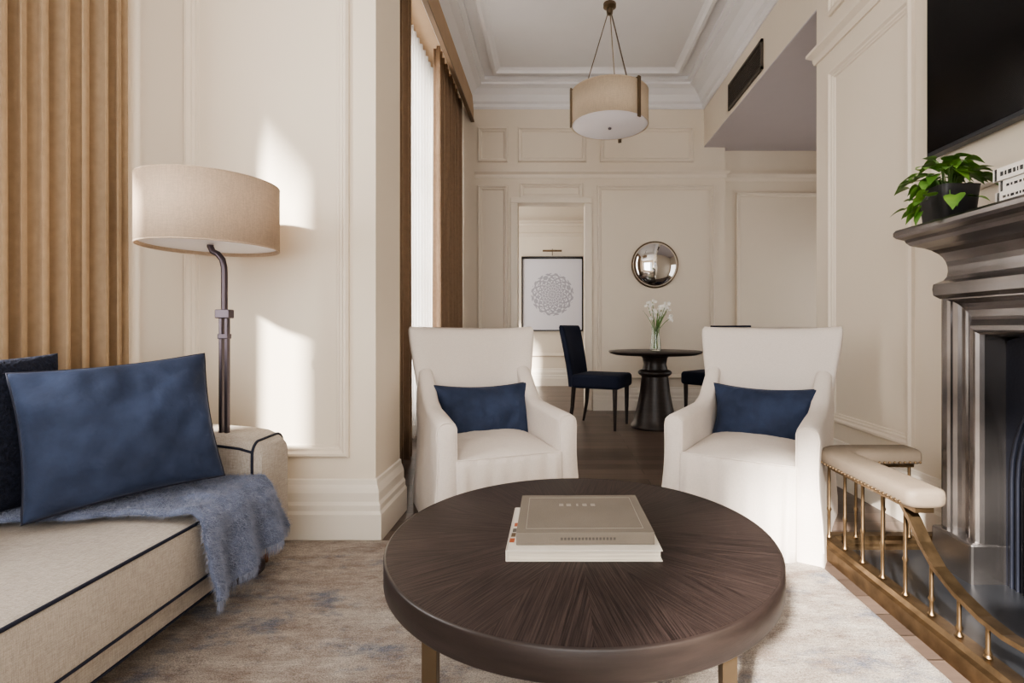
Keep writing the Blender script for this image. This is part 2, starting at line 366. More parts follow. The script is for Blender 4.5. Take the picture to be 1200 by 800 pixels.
# ---------------- curtains
def curtain(name,x,y0,y1,z0,z1,mat,folds,amp=.05,seed=0,parent=None):
    n=folds*14; rows=14; rings=[]
    for i in range(rows+1):
        t=i/rows; z=z0+(z1-z0)*t; r=[]
        for j in range(n+1):
            s=j/n
            ph=s*folds*2*pi+.5*sin(s*13+seed)+.12*sin(t*3+s*9)
            a=amp*(.8+.2*sin(s*31+seed))*(1-.25*t)
            w=math.copysign(abs(sin(ph))**.8,sin(ph))
            y=y0+(y1-y0)*s+.012*cos(ph*2)
            r.append((x+a*w,y,z))
        rings.append(r)
    return loft(name,rings,mat,parent,False,False,True,0,.006)
curtain('curtain',-1.92,1.33,2.285,.02,3.75,curtM,12,.05)
curtain('curtain.001',-1.93,-.9,.80,.02,3.75,curtM,15,.05)  # unseen panel, added to narrow the gap that shapes the sun patch
curtain('curtain.002',-1.1,2.78,3.9,.02,3.6,curtD,11,.05)
curtain('curtain.003',-1.1,4.75,6.03,.02,3.6,curtD,12,.05)
curtain('sheer_curtain',-1.24,3.1,5.75,.02,3.6,sheerM,26,.022)
# ---------------- rug
def ruged():
    nx,ny=160,160; v=[];f=[]
    x0,x1,y0,y1=-1.9,1.09,-1.2,2.34
    for j in range(ny+1):
        for i in range(nx+1):
            x=x0+(x1-x0)*i/nx;y=y0+(y1-y0)*j/ny
            e=i in(0,nx) or j in (0,ny)
            v.append((x,y,.001 if e else .012+.002*noise.noise(Vector((x*9,y*16,0)))))
    for j in range(ny):
        for i in range(nx): a=j*(nx+1)+i; f.append((a,a+1,a+nx+2,a+nx+1))
    return obj('area_rug',v,f,rugM,smooth=True)
ruged()
# ---------------- coffee table
T=empty('coffee_table',(.070,1.385,0)); R=.506
lathe('top',[(.0001,.41),(R-.006,.41),(R-.006,.4185),(R-.010,.42),(.0001,.42)],sunM,(0,0,0),T,128)
lathe('apron',[(.0001,.352),(R-.01,.352),(R-.003,.354),(R,.358),(R,.415),(R-.002,.4185),(R-.006,.4195),(R-.0062,.41),(.0001,.409)],darkW,(0,0,0),T,128)
for i,(x,y) in enumerate([(-.335,-.29),(.3,-.29),(.3,.29),(-.335,.29)]):
    box('leg_%d'%i,(x-.016,y-.016,.0145),(x+.016,y+.016,.352),bronzL,T,.002,2)
pageM=M('book_pages',(214,206,192),.8,var=.18,ns=260,stretch=(.02,.02,1))
creamB=M('book_cloth_grey',(122,115,106),.85,var=.08,bump=.5,bs=400,spec=.2)
embM=M('book_emboss',(148,141,132),.7)
ivB=M('book_ivory',(208,202,192),.6)
def book(name,cx,cy,z0,w,d,h,cov,rz=0,front_spine=True):
    e=empty(name,(cx,cy,z0),rz)
    box('cover_bottom',(-w/2,-d/2,0),(w/2,d/2,.003),cov,e,.001,2)
    box('cover_top',(-w/2,-d/2,h-.003),(w/2,d/2,h),cov,e,.001,2)
    box('pages',(-w/2+.004,-d/2+.006,.003),(w/2-.004,d/2-.004,h-.003),pageM,e)
    if front_spine:
        box('spine',(-w/2,-d/2-.002,0),(w/2,-d/2+.004,h),cov,e,.0018,3)
    else: box('spine',(-w/2-.001,-d/2,0),(-w/2+.004,d/2,h),cov,e,.0015,2)
    return e
b1=book('coffee_table_book',.07,1.352,.4205,.37,.29,.027,ivB,0,False)
b2=book('coffee_table_book.001',.073,1.376,.448,.335,.275,.03,creamB,rz=.01)
grM=M('book_lettering',(84,78,72),.6); redM=M('cover_art_red',(160,84,50),.6)
for i in range(16): box('letter_%d'%i,(-.06+i*.0085,-.1403,.012),(-.0545+i*.0085,-.1394,.018),grM,b2)
for i,(a,b) in enumerate([(-.06,.012),(-.04,.013),(-.012,.005),(.005,.012),(.028,.012)]):
    box('title_%d'%i,(a,.045,.03),(a+b,.063,.0306),embM,b2)
frame(lambda u,v,d:(u,v,.03+d),-.145,.145,-.115,.115,[(0,0),(0,.0006),(.0015,.0006),(.0015,0)],embM,'emboss',b2)
for i,(dx,w_,mm) in enumerate([(0,.012,redM),(.014,.01,brassM),(.026,.014,grM),(.042,.01,redM)]):
    box('picture_%d'%i,(-.181+dx*.1,-.10+dx*2.4,.0272),(-.169,-.10+dx*2.4+.024,.0276),mm,b1)
# ---------------- pillows
def pillow(name,w,h,t,mat,pipe=None,c=.09,loc=(0,0,0),rot=(0,0,0),parent=None,seed=0,wr=.008):
    e=empty(name,loc); e.rotation_euler=rot
    if parent: e.parent=parent
    n=34; v=[];f=[]
    def pt(u,vv,s):
        x=w/2*u*(1-c*(1-vv*vv)*u*u); z=h/2*vv*(1-c*(1-u*u)*vv*vv)
        q=max(0,(1-u*u))*max(0,(1-vv*vv)); th=t/2*q**.42
        th+=(wr*noise.noise(Vector((x*9+seed,z*9,s*3)))+wr*.7*noise.noise(Vector((x*25+seed,z*16,s*5))))*min(1,q*6)
        return (x,-s*th,z)
    for s in (1,-1):
        o=len(v)
        for j in range(n+1):
            for i in range(n+1):
                uu=sin((2*i/n-1)*pi/2); vv=sin((2*j/n-1)*pi/2); v.append(pt(uu,vv,s))
        for j in range(n):
            for i in range(n): a=o+j*(n+1)+i; f.append((a,a+1,a+n+2,a+n+1))
    ob=obj('cushion',v,f,mat,e,True)
    m=ob.modifiers.new('w','WELD'); m.merge_threshold=.0005
    if pipe:
        P=[]; K=16
        for a in range(K): P.append(pt(-1+2*a/K,-1,1))
        for a in range(K): P.append(pt(1,-1+2*a/K,1))
        for a in range(K): P.append(pt(1-2*a/K,1,1))
        for a in range(K): P.append(pt(-1,1-2*a/K,1))
        tube('piping',P,.0045,pipe,e,True)
    return e
# ---------------- sofa (faces +X)
SF=empty('sofa')
SY0,SY1=-.05,2.17; FX=-1.13; BX=-1.86
box('base',(BX+.02,SY0+.02,.10),(FX,SY1-.02,.19),sofaM,SF,.012)
def cushion(name,x0,x1,y0,y1,z0,z1,mat,parent,crown=.025):
    v=[];f=[]
    n=16
    for s,zz in ((1,z1),(0,z0)):
        for j in range(n+1):
            for i in range(n+1):
                u=-1+2*i/n; w=-1+2*j/n; q=(1-u**4)*(1-w**4)
                x=x0+(x1-x0)*i/n; y=y0+(y1-y0)*j/n
                v.append((x,y,zz+(crown*q if s else 0)+(.004*noise.noise(Vector((x*5,y*5,1))) if s else 0)))
    m=(n+1)**2
    for j in range(n):
        for i in range(n):
            a=j*(n+1)+i; f.append((a,a+1,a+n+2,a+n+1)); a+=m; f.append((a,a+1,a+n+2,a+n+1))
    for i in range(n):
        for a,b in ((i,i+1),(n*(n+1)+i,n*(n+1)+i+1),(i*(n+1),(i+1)*(n+1)),(i*(n+1)+n,(i+1)*(n+1)+n)): f.append((a,b,b+m,a+m))
    o=obj(name,v,f,mat,parent,True)
    md=o.modifiers.new('b','BEVEL'); md.width=.014; md.segments=3; md.limit_method='ANGLE'; md.angle_limit=math.radians(50)
    return o
CX=-1.085
cushion('seat_cushion',BX+.14,CX,.2,1.925,.195,.375,sofaM,SF,.02)
def pline(name,pts,parent=SF,r=.005): return tube(name,pts,r,navyM,parent)
for zz in (.377,.198):
    pline('piping_seat',[(CX-.003,.2,zz),(CX-.003,.8,zz),(CX-.003,1.92,zz)])
pline('piping_base',[(FX+.001,SY0+.02,.105),(FX+.001,1,.105),(FX+.001,SY1-.03,.105)],r=.004)
def arm(name,ya,yb):
    rings=[]
    xs=[BX,BX+.2,BX+.4,BX+.6,FX-.06,FX-.02,FX+.012]
    for i,x in enumerate(xs):
        t=(x-BX)/(FX-BX); top=.605-.05*t- (0,0,0,0,.006,.018,.04)[i]
        inn=(0,0,0,0,.003,.010,.026)[i]
        y0,y1=ya+inn,yb-inn; r=.05
        ring=[(x,y0,.10),(x,y0,top*.6),(x,y0,top-r)]
        for a in range(1,6): an=pi-a*pi/12; ring.append((x,y0+r+r*cos(an),top-r+r*sin(an)))
        for a in range(0,6): an=pi/2-a*pi/12; ring.append((x,y1-r+r*cos(an),top-r+r*sin(an)))
        ring+=[(x,y1,top-r),(x,y1,top*.6),(x,y1,.10)]
        rings.append(ring)
    loft(name,rings,sofaM,SF)
    last=rings[-2]
    pline(name+'_piping',[(p[0]+.003,p[1],p[2]) for p in last])
    pline(name+'_piping_top',[(r[2][0],r[3][1]-.001,r[3][2]) for r in rings[:-1]])
    pline(name+'_piping_top_b',[(r[-4][0],r[-4][1]+.001,r[-4][2]) for r in rings[:-1]])
arm('arm_right',1.93,SY1); arm('arm_left',SY0,.19)
box('back',(BX,SY0+.03,.1),(BX+.15,SY1-.03,.80),sofaM,SF,.04,5,)
pline('piping_back',[(BX+.145,SY0+.06,.785),(BX+.145,1,.79),(BX+.145,SY1-.06,.785)])
sleg=M('sofa_leg_oak',(120,82,56),.4)
for i,(x,y) in enumerate([(FX-.06,SY1-.07),(FX-.06,SY0+.07),(BX+.08,SY1-.07),(BX+.08,SY0+.07)]):
    lathe('leg_%d'%i,[(.014,.0145),(.026,.10)],sleg,(x,y,0),SF,16)
pillow('blue_velvet_pillow',.485,.435,.20,velvM,navyM,.06,(-1.37,1.63,.652),(math.radians(-17),math.radians(-5),math.radians(44)),seed=3,wr=.022)
pillow('navy_pillow',.47,.47,.09,navyP,None,.06,(-1.65,1.46,.655),(math.radians(-5),0,math.radians(84)),seed=8)
def throw():
    e=empty('throw_blanket')
    prof=[]
    for i in range(28): prof.append((-1.69+.59*i/27,.41))
    prof+=[(-1.085,.408),(-1.070,.396),(-1.062,.378)]
    H0=len(prof)
    for i in range(1,15): prof.append((-1.06+.012*i/14,.378-.20*i/14))
    ny=44; rings=[]
    for k,(x,z) in enumerate(prof):
        r=[]
        for j in range(ny+1):
            s=j/ny; nx=.014*noise.noise(Vector((k*.2,s*3,2)))
            yn=1.50+.03*sin(x*5+1); y=yn+(1.915-yn)*s+nx*(1-s)
            if k>=28:
                hang=max(0,(k-H0)/14); y=yn+(1.915-yn+.09*hang)*s+nx*(1-s)-.0*hang*(1-s)
            dz=.016*noise.noise(Vector((x*14,y*14,0)))+.012*noise.noise(Vector((x*5,y*22,4)))
            if z>.4: p=(x,y,z+abs(dz)+.006-.008*(1 if (j==0) else 0))
            else:
                hang=(.378-z)/.24
                p=(x+.006+(.012+.03*hang)*(.5+.5*sin(s*17+1.5*hang)),y,z-.03*hang*cos(s*3)+dz*.4)
            r.append(p)
        rings.append(r)
    loft('blanket',rings,throwM,e,False,False,True,0,.008)
    v=[];f=[]
    def strand(p,d,l,w):
        a=len(v); p=Vector(p); d=Vector(d).normalized(); s=d.cross(Vector((random.random()-.5,random.random()-.5,random.random()-.5))).normalized()*w
        q=p+d*l*.6; q2=p+d*l+Vector((0,0,-l*.35))
        v.extend([p-s,p+s,q+s*.7,q-s*.7,q2]); f.append((a,a+1,a+2,a+3)); f.append((a+3,a+2,a+4))
    K=len(rings)
    for _ in range(32000):
        k=random.randrange(K-1); j=random.randrange(ny)
        a=Vector(rings[k][j]);b=Vector(rings[k+1][j+1]); p=a.lerp(b,random.random())
        p.y+=random.uniform(-.004,.004)
        nrm=Vector((0,0,1)) if k<28 else Vector((1,0,0))
        d=nrm*.5+Vector((random.uniform(-1,1),random.uniform(-1,1),random.uniform(-.6,.4)))
        strand(p+nrm*.003,d,random.uniform(.008,.024),.0005)
    for _ in range(1200):
        j=random.randrange(ny); a=Vector(rings[-1][j]).lerp(Vector(rings[-1][j+1]),random.random())
        strand(a,(random.uniform(-.2,.2),random.uniform(-.3,.3),-1),random.uniform(.015,.04),.0007)
    for _ in range(1600):
        k=random.randrange(K-1); jj=random.choice((0,ny)); a=Vector(rings[k][jj]).lerp(Vector(rings[k+1][jj]),random.random())
        strand(a,(random.uniform(-.5,.5),-1 if jj==0 else 1,random.uniform(-.2,.3)),random.uniform(.006,.02),.0005)
    obj('fringe',v,f,fuzzM,e)
throw()
# ---------------- armchairs
def armchair(name,loc,rz,prx=0):
    A=empty(name,loc,rz)
    def sm(a,b,t): t=max(0,min(1,t)); return a+(b-a)*t*t*(3-2*t)
    sd=loc[0]*5
    rings=[]
    H=[.0,.12,.3,.42,.55,.62,.68,.74,.80,.88,.925,.95,.963,.968]
    for h in H:
        hw=.312 if h<.55 else .312+.064*((h-.55)/.42)**.9
        if h<.3: hw=.312+.014*(1-h/.3)
        cy=.68+(0 if h<.4 else .14*((h-.4)/.57))+.01*(1-min(1,h/.3))
        hd=.058
        if h>.93: k=(h-.93)/.038; hd*=math.sqrt(max(.05,1-k*k*.85)); hw-=.014*k*k
        r=[];n=48
        for j in range(n):
            a=2*pi*j/n; ca,sa=cos(a),sin(a)
            x=hw*math.copysign(abs(ca)**.3,ca); y=hd*math.copysign(abs(sa)**.55,sa)
            bend=-.055*(abs(x)/.33)**2.2*(1 if h>.4 else h/.4)
            y+=.006*noise.noise(Vector((x*8+sd,h*5,sa)))
            r.append((x,cy+y+bend,h+.012*(abs(x)/.33)**2*(1 if h>.9 else 0)))
        rings.append(r)
    loft('back',rings,chairM,A)
    for sgn in (-1,1):
        rings=[]
        ys=[.0,.008,.03,.1,.2,.3,.4,.5,.58,.64,.69,.73]
        for i,y in enumerate(ys):
            t=y/.69
            top=.565+.03*t+sm(0,.17,(t-.62)/.42)
            sh=(.022,.006,0)[i] if i<3 else 0
            top-=sh
            hw=.045-sh*.5-.006*t; xc=.286-.006*sin(pi*min(1,t))
            nh=9; ring=[]
            def fxx(h,side):
                fl=.02*(1-min(1,h/.42))+.004*sin(h*14+y*9)
                return sgn*(xc+side*hw+(fl if side>0 else 0))
            yy=lambda h: y-.026*(1-min(1,h/.5))*(1-min(1,y/.3))
            hm=top-hw-.01
            hs=[hm*k/(nh-1) for k in range(nh)]
            for h in hs: ring.append((fxx(h,-1),yy(h),h))
            for a in range(0,9):
                an=pi-a*pi/8; ring.append((sgn*(xc+hw*cos(an)),yy(top),top-hw*.75+hw*.75*sin(an)))
            for h in reversed(hs): ring.append((fxx(h,1),yy(h),h))
            rings.append(ring)
        nm='right' if sgn>0 else 'left'
        loft('arm_'+nm,rings,chairM,A)
        rr=rings[1]; tube('arm_seam_'+nm,[(p[0],p[1]-.001,p[2]) for p in rr[1:-1]],.003,chairM,A,n=6)
    cushion('seat',-.245,.245,.0,.64,.20,.395,chairM,A,.035)
    rings=[]
    for h in (0,.06,.14,.22,.30,.36,.385,.394):
        r=[]; n=60; y0=-.034*(1-min(1,h/.40))-.004
        for j in range(n+1):
            x=-.25+.50*j/n
            w=.007*sin(j*.62+sd)*(1-h/.42)+.02*(1-h/.42)*(math.exp(-((abs(x)-.215)/.014)**2))
            r.append((x,y0-w+ (.012 if h>.39 else 0),h))
        rings.append(r)
    loft('skirt_front',rings,chairM,A,False,False,True,0,.006)
    tube('seam_seat',[(-.24,-.002,.392),(0,-.004,.394),(.24,-.002,.392)],.005,chairM,A)
    box('body',(-.25,.02,.0),(.25,.66,.22),chairM,A)
    pillow('lumbar_pillow',.56,.335,.16,velvM,navyM,.15,(prx,.525,.505),(math.radians(-17),0,0),A,seed=loc[0]*7,wr=.02)
    return A
armchair('armchair',(-.20,2.325,0),math.radians(22),.012)
armchair('armchair.001',(.80,2.265,0),math.radians(-33),.015)
# ---------------- floor lamp
LP=empty('floor_lamp',(-1.29,2.0,0))
lathe('base',[(.0001,.0),(.14,.0),(.14,.015),(.13,.022),(.0001,.022)],bronzM,(0,0,.0145),LP)
box('pole_lower_a',(-.017,-.010,.03),(-.005,.010,1.03),bronzM,LP,.002,2); box('pole_lower_b',(.005,-.010,.03),(.017,.010,1.03),bronzM,LP,.002,2)
box('collar',(-.028,-.018,1.01),(.028,.018,1.045),bronzM,LP,.004,2)
box('collar_plate',(-.02,-.014,.93),(.02,.014,.95),bronzM,LP,.003,2)
pts=[(0,0,1.03),(0,0,1.10),(0,0,1.18),(-.001,0,1.21),(-.008,0,1.24),(-.026,0,1.262),(-.046,0,1.272),(-.055,0,1.29),(-.056,0,1.33),(-.056,0,1.40)]
tube('pole_upper',pts,.0115,bronzM,LP,n=12)
RS=.235; Z0,Z1=1.285,1.535
lathe('shade',[(RS,Z0),(RS,Z1)],shadeM,(-.052,0,0),LP,72,False,True,.004)
for z in (Z0,Z1): tube('shade_rim',[(-.052+RS*cos(2*pi*i/60),RS*sin(2*pi*i/60),z) for i in range(60)],.003,shadeM,LP,True)
for a in range(3): tube('spider_%d'%a,[(-.056,0,1.38),(-.052+RS*cos(a*2.09),RS*sin(a*2.09),1.38)],.003,bronzM,LP)
lathe('bulb',[(.012,1.39),(.02,1.41),(.034,1.44),(.034,1.46),(.02,1.49),(.001,1.5)],diffM,(-.056,0,0),LP,20)
lathe('diffuser',[(.001,Z0+.012),(RS-.006,Z0+.012)],diffM,(-.052,0,0),LP,60,False)
# ---------------- pendant
PD=empty('pendant_light',(.43,4.0,0)); RP=.297; PZ=2.555
lathe('shade',[(RP,PZ),(RP,PZ+.25)],pendM,(0,0,0),PD,72,False,True,.004)
lathe('diffuser',[(.001,PZ-.012),(RP-.012,PZ-.004),(RP-.003,PZ+.004)],diffM,(0,0,0),PD,72,False)
for z in (PZ,PZ+.25): tube('rim',[(RP*cos(2*pi*i/60),RP*sin(2*pi*i/60),z) for i in range(60)],.004,pendM,PD,True)
lathe('finial',[(.001,PZ-.032),(.012,PZ-.028),(.014,PZ-.018),(.001,PZ-.01)],bronzM,(0,0,0),PD,16)
for i,a in enumerate((math.radians(-52),math.radians(68),math.radians(188))):
    c,s=cos(a),sin(a)
    o=box('clasp_%d'%i,(-.006,-.014,-.15),(.006,.014,.15),bronzL,PD,.002,2)
    o.location=((RP+.012)*c,(RP+.012)*s,PZ+.12); o.rotation_euler=(0,0,a)
    tube('arm_%d'%i,[((RP+.005)*c,(RP+.005)*s,PZ+.262),(.16*c,.16*s,PZ+.262)],.005,bronzL,PD,sq=(.01,.003))
    tube('strap_%d'%i,[(.20*c,.20*s,PZ+.255),(.012*c,.012*s,3.44)],.005,bronzL,PD,sq=(.003,.009))
lathe('hub',[(.001,3.42),(.022,3.425),(.026,3.45),(.022,3.47),(.05,3.48),(.05,3.505),(.02,3.51),(.008,3.53),(.008,3.83)],bronzL,(0,0,0),PD,24)
lathe('canopy',[(.001,3.82),(.06,3.82),(.065,3.849),(.001,3.85)],bronzL,(0,0,0),PD,32)
# ---------------- dining table
DT=empty('dining_table',(.99,5.06,0))
lathe('top',[(.001,.715),(.40,.715),(.445,.73),(.455,.74),(.455,.748),(.45,.752),(.001,.752)],darkW,(0,0,0),DT,72)
lathe('pedestal',[(.001,.0),(.235,.0),(.24,.015),(.235,.03),(.215,.045),(.20,.10),(.175,.2),(.15,.33),(.135,.45),(.13,.50),(.15,.515),(.165,.53),(.165,.545),(.15,.56),(.125,.57),(.11,.62),(.12,.68),(.15,.715),(.001,.715)],darkW,(0,0,0),DT,56)
V=empty('flower_vase',(.985,5.0,.752))
lathe('vase',[(.001,.002),(.04,.002),(.048,.02),(.05,.06),(.042,.13),(.036,.19),(.044,.24),(.041,.24),(.033,.19),(.038,.13),(.045,.06),(.043,.022),(.001,.012)],glassM,(0,0,0),V,32)
def flowers():
    v=[];f=[]
    for k in range(11):
        a=random.uniform(0,2*pi); sp=random.uniform(.03,.19); h=random.uniform(.32,.48)
        top=Vector((sp*cos(a),sp*sin(a)*.6,h)); mid=Vector((sp*.25*cos(a),sp*.25*sin(a),.22)); b=Vector((-.02*cos(a),-.02*sin(a),.03))
        tube('stem_%d'%k,[b,mid,mid.lerp(top,.5)+Vector((0,0,.01)),top],.003,stemM,V,n=6)
        for q in range(8):
            c=top+Vector((random.uniform(-.03,.03),random.uniform(-.02,.02),random.uniform(-.03,.02)))
            n0=Vector((random.uniform(-1,1),random.uniform(-1.4,.3),random.uniform(-.3,1))).normalized()
            s1=n0.orthogonal().normalized(); s2=n0.cross(s1)
            for p in range(5):
                an=p*2*pi/5; d=s1*cos(an)+s2*sin(an); e=s1*cos(an+1.57)+s2*sin(an+1.57)
                i=len(v); v.extend([c,c+d*.012+e*.007+n0*.004,c+d*.02+n0*.007,c+d*.012-e*.007+n0*.004]); f.append((i,i+1,i+2,i+3))
    obj('blooms',v,f,petalM,V)
    lv=[];lf=[]
    for k in range(12):
        a=random.uniform(0,2*pi)
        for i in range(6):
            t=i/5; c=Vector((.14*t*t*cos(a),.12*t*t*sin(a),.1+.30*t)); w=.009*(1-t)+.001
            lv+= [c+Vector((-sin(a),cos(a),0))*w,c-Vector((-sin(a),cos(a),0))*w]
            if i: n=len(lv); lf.append((n-4,n-3,n-1,n-2))
    obj('foliage',lv,lf,stemM,V)
flowers()
# ---------------- dining chairs
def dchair(name,loc,rz):
    D=empty(name,loc,rz)
    box('seat',(-.24,-.25,.39),(.24,.24,.525),navyC,D,.035,5)
    rings=[]
    for h in (.40,.5,.62,.74,.86,.94,.985,1.0,1.005):
        cy=.24+.10*((h-.4)/.58)**1.3; hw=.215+.022*((h-.4)/.58); hd=.038 if h<.96 else .038*math.sqrt(max(.05,1-((h-.96)/.046)**2))
        r=[]
        for j in range(28):
            a=2*pi*j/28; ca,sa=cos(a),sin(a); x=hw*math.copysign(abs(ca)**.3,ca); r.append((x,cy+hd*math.copysign(abs(sa)**.6,sa)+.03*(1-(x/hw)**2),h))
        rings.append(r)
    loft('backrest',rings,navyC,D)
    for i,(x,y) in enumerate([(-.2,-.2),(.2,-.2),(-.2,.22),(.2,.22)]):
        k=.05 if y>0 else 0
        tube('leg_%d'%i,[(x,y,.42),(x,y+k*.3,.2),(x,y+k,.0)],[.024,.019,.013],darkW,D,n=10)
    return D
dchair('dining_chair',(.47,5.12,0),math.radians(66))
dchair('dining_chair.001',(1.66,5.36,0),math.radians(-48))
MR=empty('convex_mirror',(1.19,YF-.003,1.73)); MR.rotation_euler=(pi/2,0,0)
lathe('glass',[(.268*sin(t),.10*cos(t)) for t in [i*pi/2/12+.0005 for i in range(13)]],mirM,(0,0,.01),MR,56,False)
lathe('rim',[(.262,.0),(.278,.0),(.278,.02),(.27,.026),(.262,.02)],bronzL,(0,0,0),MR,56,False)
AR=empty('framed_artwork',(-.04,8.68,1.55))
box('print',(-.50,-.012,-.60),(.50,.0,.60),mandM,AR)
for n_,a,b in [('frame_top',(-.52,-.03,.60),(.52,.01,.64)),('frame_bottom',(-.52,-.03,-.62),(.52,.01,-.60)),('frame_l',(-.52,-.03,-.62),(-.50,.01,.62)),('frame_r',(.50,-.03,-.62),(.52,.01,.62))]:
    box(n_,a,b,blackM,AR)
tube('picture_light',[(-.16,-.14,.72),(.16,-.14,.72)],.016,brassM,AR); tube('picture_light_arm',[(0,-.01,.66),(0,-.08,.76),(0,-.14,.72)],.006,brassM,AR)
# ---------------- fireplace
FP=empty('fireplace')
def U(name,y0,y1,top,prof,mat):
    rings=[]
    for o,d in prof: rings.append([(XR-d,y0+o,.02),(XR-d,y0+o,top-o),(XR-d,y1-o,top-o),(XR-d,y1-o,.02)])
    return loft(name,rings,mat,FP,False,False,False)
FY0,FY1=.58,2.09
U('surround',FY0,FY1,1.13,[(0,0),(0,.19),(.004,.202),(.012,.210),(.022,.213),(.045,.213),(.052,.205),(.052,.195),(.062,.184),(.075,.177),(.088,.173),(.10,.172),(.113,.174),(.125,.179),(.134,.187),(.14,.195),(.148,.205),(.165,.207),(.172,.205),(.18,.195),(.185,.18),(.19,.10)],steelM)
for y in (FY0-.012,FY1-.19): box('plinth',(XR-.235,y,.0),(XR,y+.202,.17),steelM,FP,.01,2)
MP=[(.215,1.09),(.235,1.105),(.238,1.13),(.235,1.15),(.205,1.165),(.195,1.18),(.192,1.20),(.193,1.22),(.198,1.24),(.207,1.258),(.22,1.273),(.24,1.288),(.26,1.298),(.285,1.306),(.305,1.312),(.318,1.325),(.322,1.335),(.348,1.345),(.358,1.355),(.358,1.37),(.35,1.38)]
rings=[]
for o,h in MP:
    k=(o-.195)*.5
    rings.append([(XR,FY0-k,h),(XR-o,FY0-k,h),(XR-o,FY1-.02+k,h),(XR,FY1-.02+k,h)])
loft('mantel',rings,steelM,FP,True,True,False)
ac,ar,spr=(FY0+FY1)/2,.44,.42
def archpts(rad,x,zc=spr):
    P=[(x,ac+rad,.02)]
    for i in range(25): a=pi*i/24; P.append((x,ac+rad*cos(a),zc+rad*sin(a)))
    P.append((x,ac-rad,.02)); return P
outer=[(XR-.105,FY1-.18,.02)]
for i in range(25):
    a=pi*i/24; y=ac+.585*max(-1,min(1,1.35*cos(a))); z=.42+.53*min(1,1.35*sin(a)) ; outer.append((XR-.105,y,z))
outer.append((XR-.105,FY0+.18,.02))
loft('insert_plate',[outer,archpts(ar+.03,XR-.105),archpts(ar+.03,XR-.125),archpts(ar,XR-.125),archpts(ar-.02,XR-.10),archpts(ar-.05,XR-.03),],ironM,FP,False,False,False)
loft('firebox',[archpts(ar-.045,XR-.01),archpts(.02,XR-.012)],blackM,FP,False,False,False)
for k in range(3): tube('insert_bead_%d'%k,archpts(ar+.05+.025*k,XR-.107),.006,ironM,FP)
for k in range(9): tube('grate_bar_%d'%k,[(XR-.10,ac-.28+.07*k,.05),(XR-.13,ac-.28+.07*k,.2),(XR-.11,ac-.28+.07*k,.3)],.008,ironM,FP)
box('grate_rail',(XR-.13,ac-.33,.28),(XR-.10,ac+.33,.3),ironM,FP); box('grate_base',(XR-.14,ac-.33,.03),(XR-.05,ac+.33,.06),ironM,FP)
box('hearth',(1.24,.47,0.001),(XR,2.2,.02),stoneM,FP)
# ---------------- club fender
CF=empty('club_fender'); fx0=1.185; fy0,fy1=.42,2.25
cur=[(-.05,.0),(-.05,.022),(-.04,.03),(-.04,.045),(-.025,.058),(.02,.058),(.03,.045),(.045,.04),(.045,.0)]
extr('curb',[(o,h+.001 if h==0 else h+.012) for o,h in cur],[(1.77,fy1),(fx0,fy1),(fx0,fy0),(1.77,fy0)],brassM,CF,side=-1)
def pad(name,path,hw=.068,z0=.395,z1=.462):
    n=20; pr=[]
    for j in range(n):
        a=2*pi*j/n; ca,sa=cos(a),sin(a)
        pr.append((hw*math.copysign(abs(ca)**.55,ca),(z0+z1)/2+(z1-z0)/2*math.copysign(abs(sa)**.6,sa)))
    P=[Vector(p) for p in path]; rings=[]
    def ring(p,nn,k,s): return [(p.x+nn.x*o*k*s,p.y+nn.y*o*k*s,(z0+z1)/2+(h-(z0+z1)/2)*s) for o,h in pr]
    for i,p in enumerate(P):
        ds=[]
        if i>0: ds.append((P[i]-P[i-1]).normalized())
        if i<len(P)-1: ds.append((P[i+1]-P[i]).normalized())
        ns=[Vector((-d.y,d.x)) for d in ds]; nn=(ns[0]+ns[-1]).normalized(); k=1/nn.dot(ns[0])
        if i==0: rings.append(ring(p-ds[0]*.02,nn,k,.55)); rings.append(ring(p-ds[0]*.014,nn,k,.85))
        rings.append(ring(p,nn,k,1))
        if i==len(P)-1: rings.append(ring(p+ds[0]*.014,nn,k,.85)); rings.append(ring(p+ds[0]*.02,nn,k,.55))
    loft(name,rings,leathM,CF)
def corner(yc,sg):
    P=[(1.53,yc),(fx0+.09,yc)]
    for i in range(1,6): a=i*pi/12; P.append((fx0+.09-.09*sin(a),yc-sg*.09*(1-cos(a))))
    P.append((fx0,yc-sg*.09)); P.append((fx0,yc-sg*.3)); P.append((fx0,yc-sg*.57))
    return P
pA=corner(2.21,1); pad('seat_pad',pA); pB=corner(.46,-1); pad('seat_pad_b',pB)
for nm,P in (('a',pA),('b',pB)):
    tube('seat_frame_'+nm,[(p[0],p[1],.388) for p in P],.01,brassM,CF,sq=(.03,.008))
def nails():
    import bmesh
    bm=bmesh.new()
    for P in (pA,pB):
        Q=[Vector(p) for p in P]
        for off in (-.067,.067):
            for i in range(len(Q)-1):
                d=(Q[i+1]-Q[i]); l=d.length; d.normalize(); n=Vector((-d.y,d.x))
                c=max(1,int(l/.02))
                for q in range(c):
                    p=Q[i]+d*(l*q/c)+n*off
                    bmesh.ops.create_icosphere(bm,subdivisions=1,radius=.006,matrix=Matrix.Translation((p.x,p.y,.410)))
    me=bpy.data.meshes.new('nail_heads'); bm.to_mesh(me); bm.free(); me.materials.append(brassM)
    o=bpy.data.objects.new('nail_heads',me); C.objects.link(o); o.parent=CF
nails()
def rod(x,y,h):
    lathe('rod',[(.009,.068),(.012,.073),(.006,.083),(.006,h*.5-.01),(.010,h*.5),(.006,h*.5+.01),(.006,h)],brassM,(x,y,0),CF,10)
for y in (2.21,2.09,1.97,1.85,1.73): rod(fx0,y,.385); rod(fx0,2.67-y,.385)
for x in (1.3,1.42,1.53): rod(x,2.21,.385); rod(x,.46,.385)
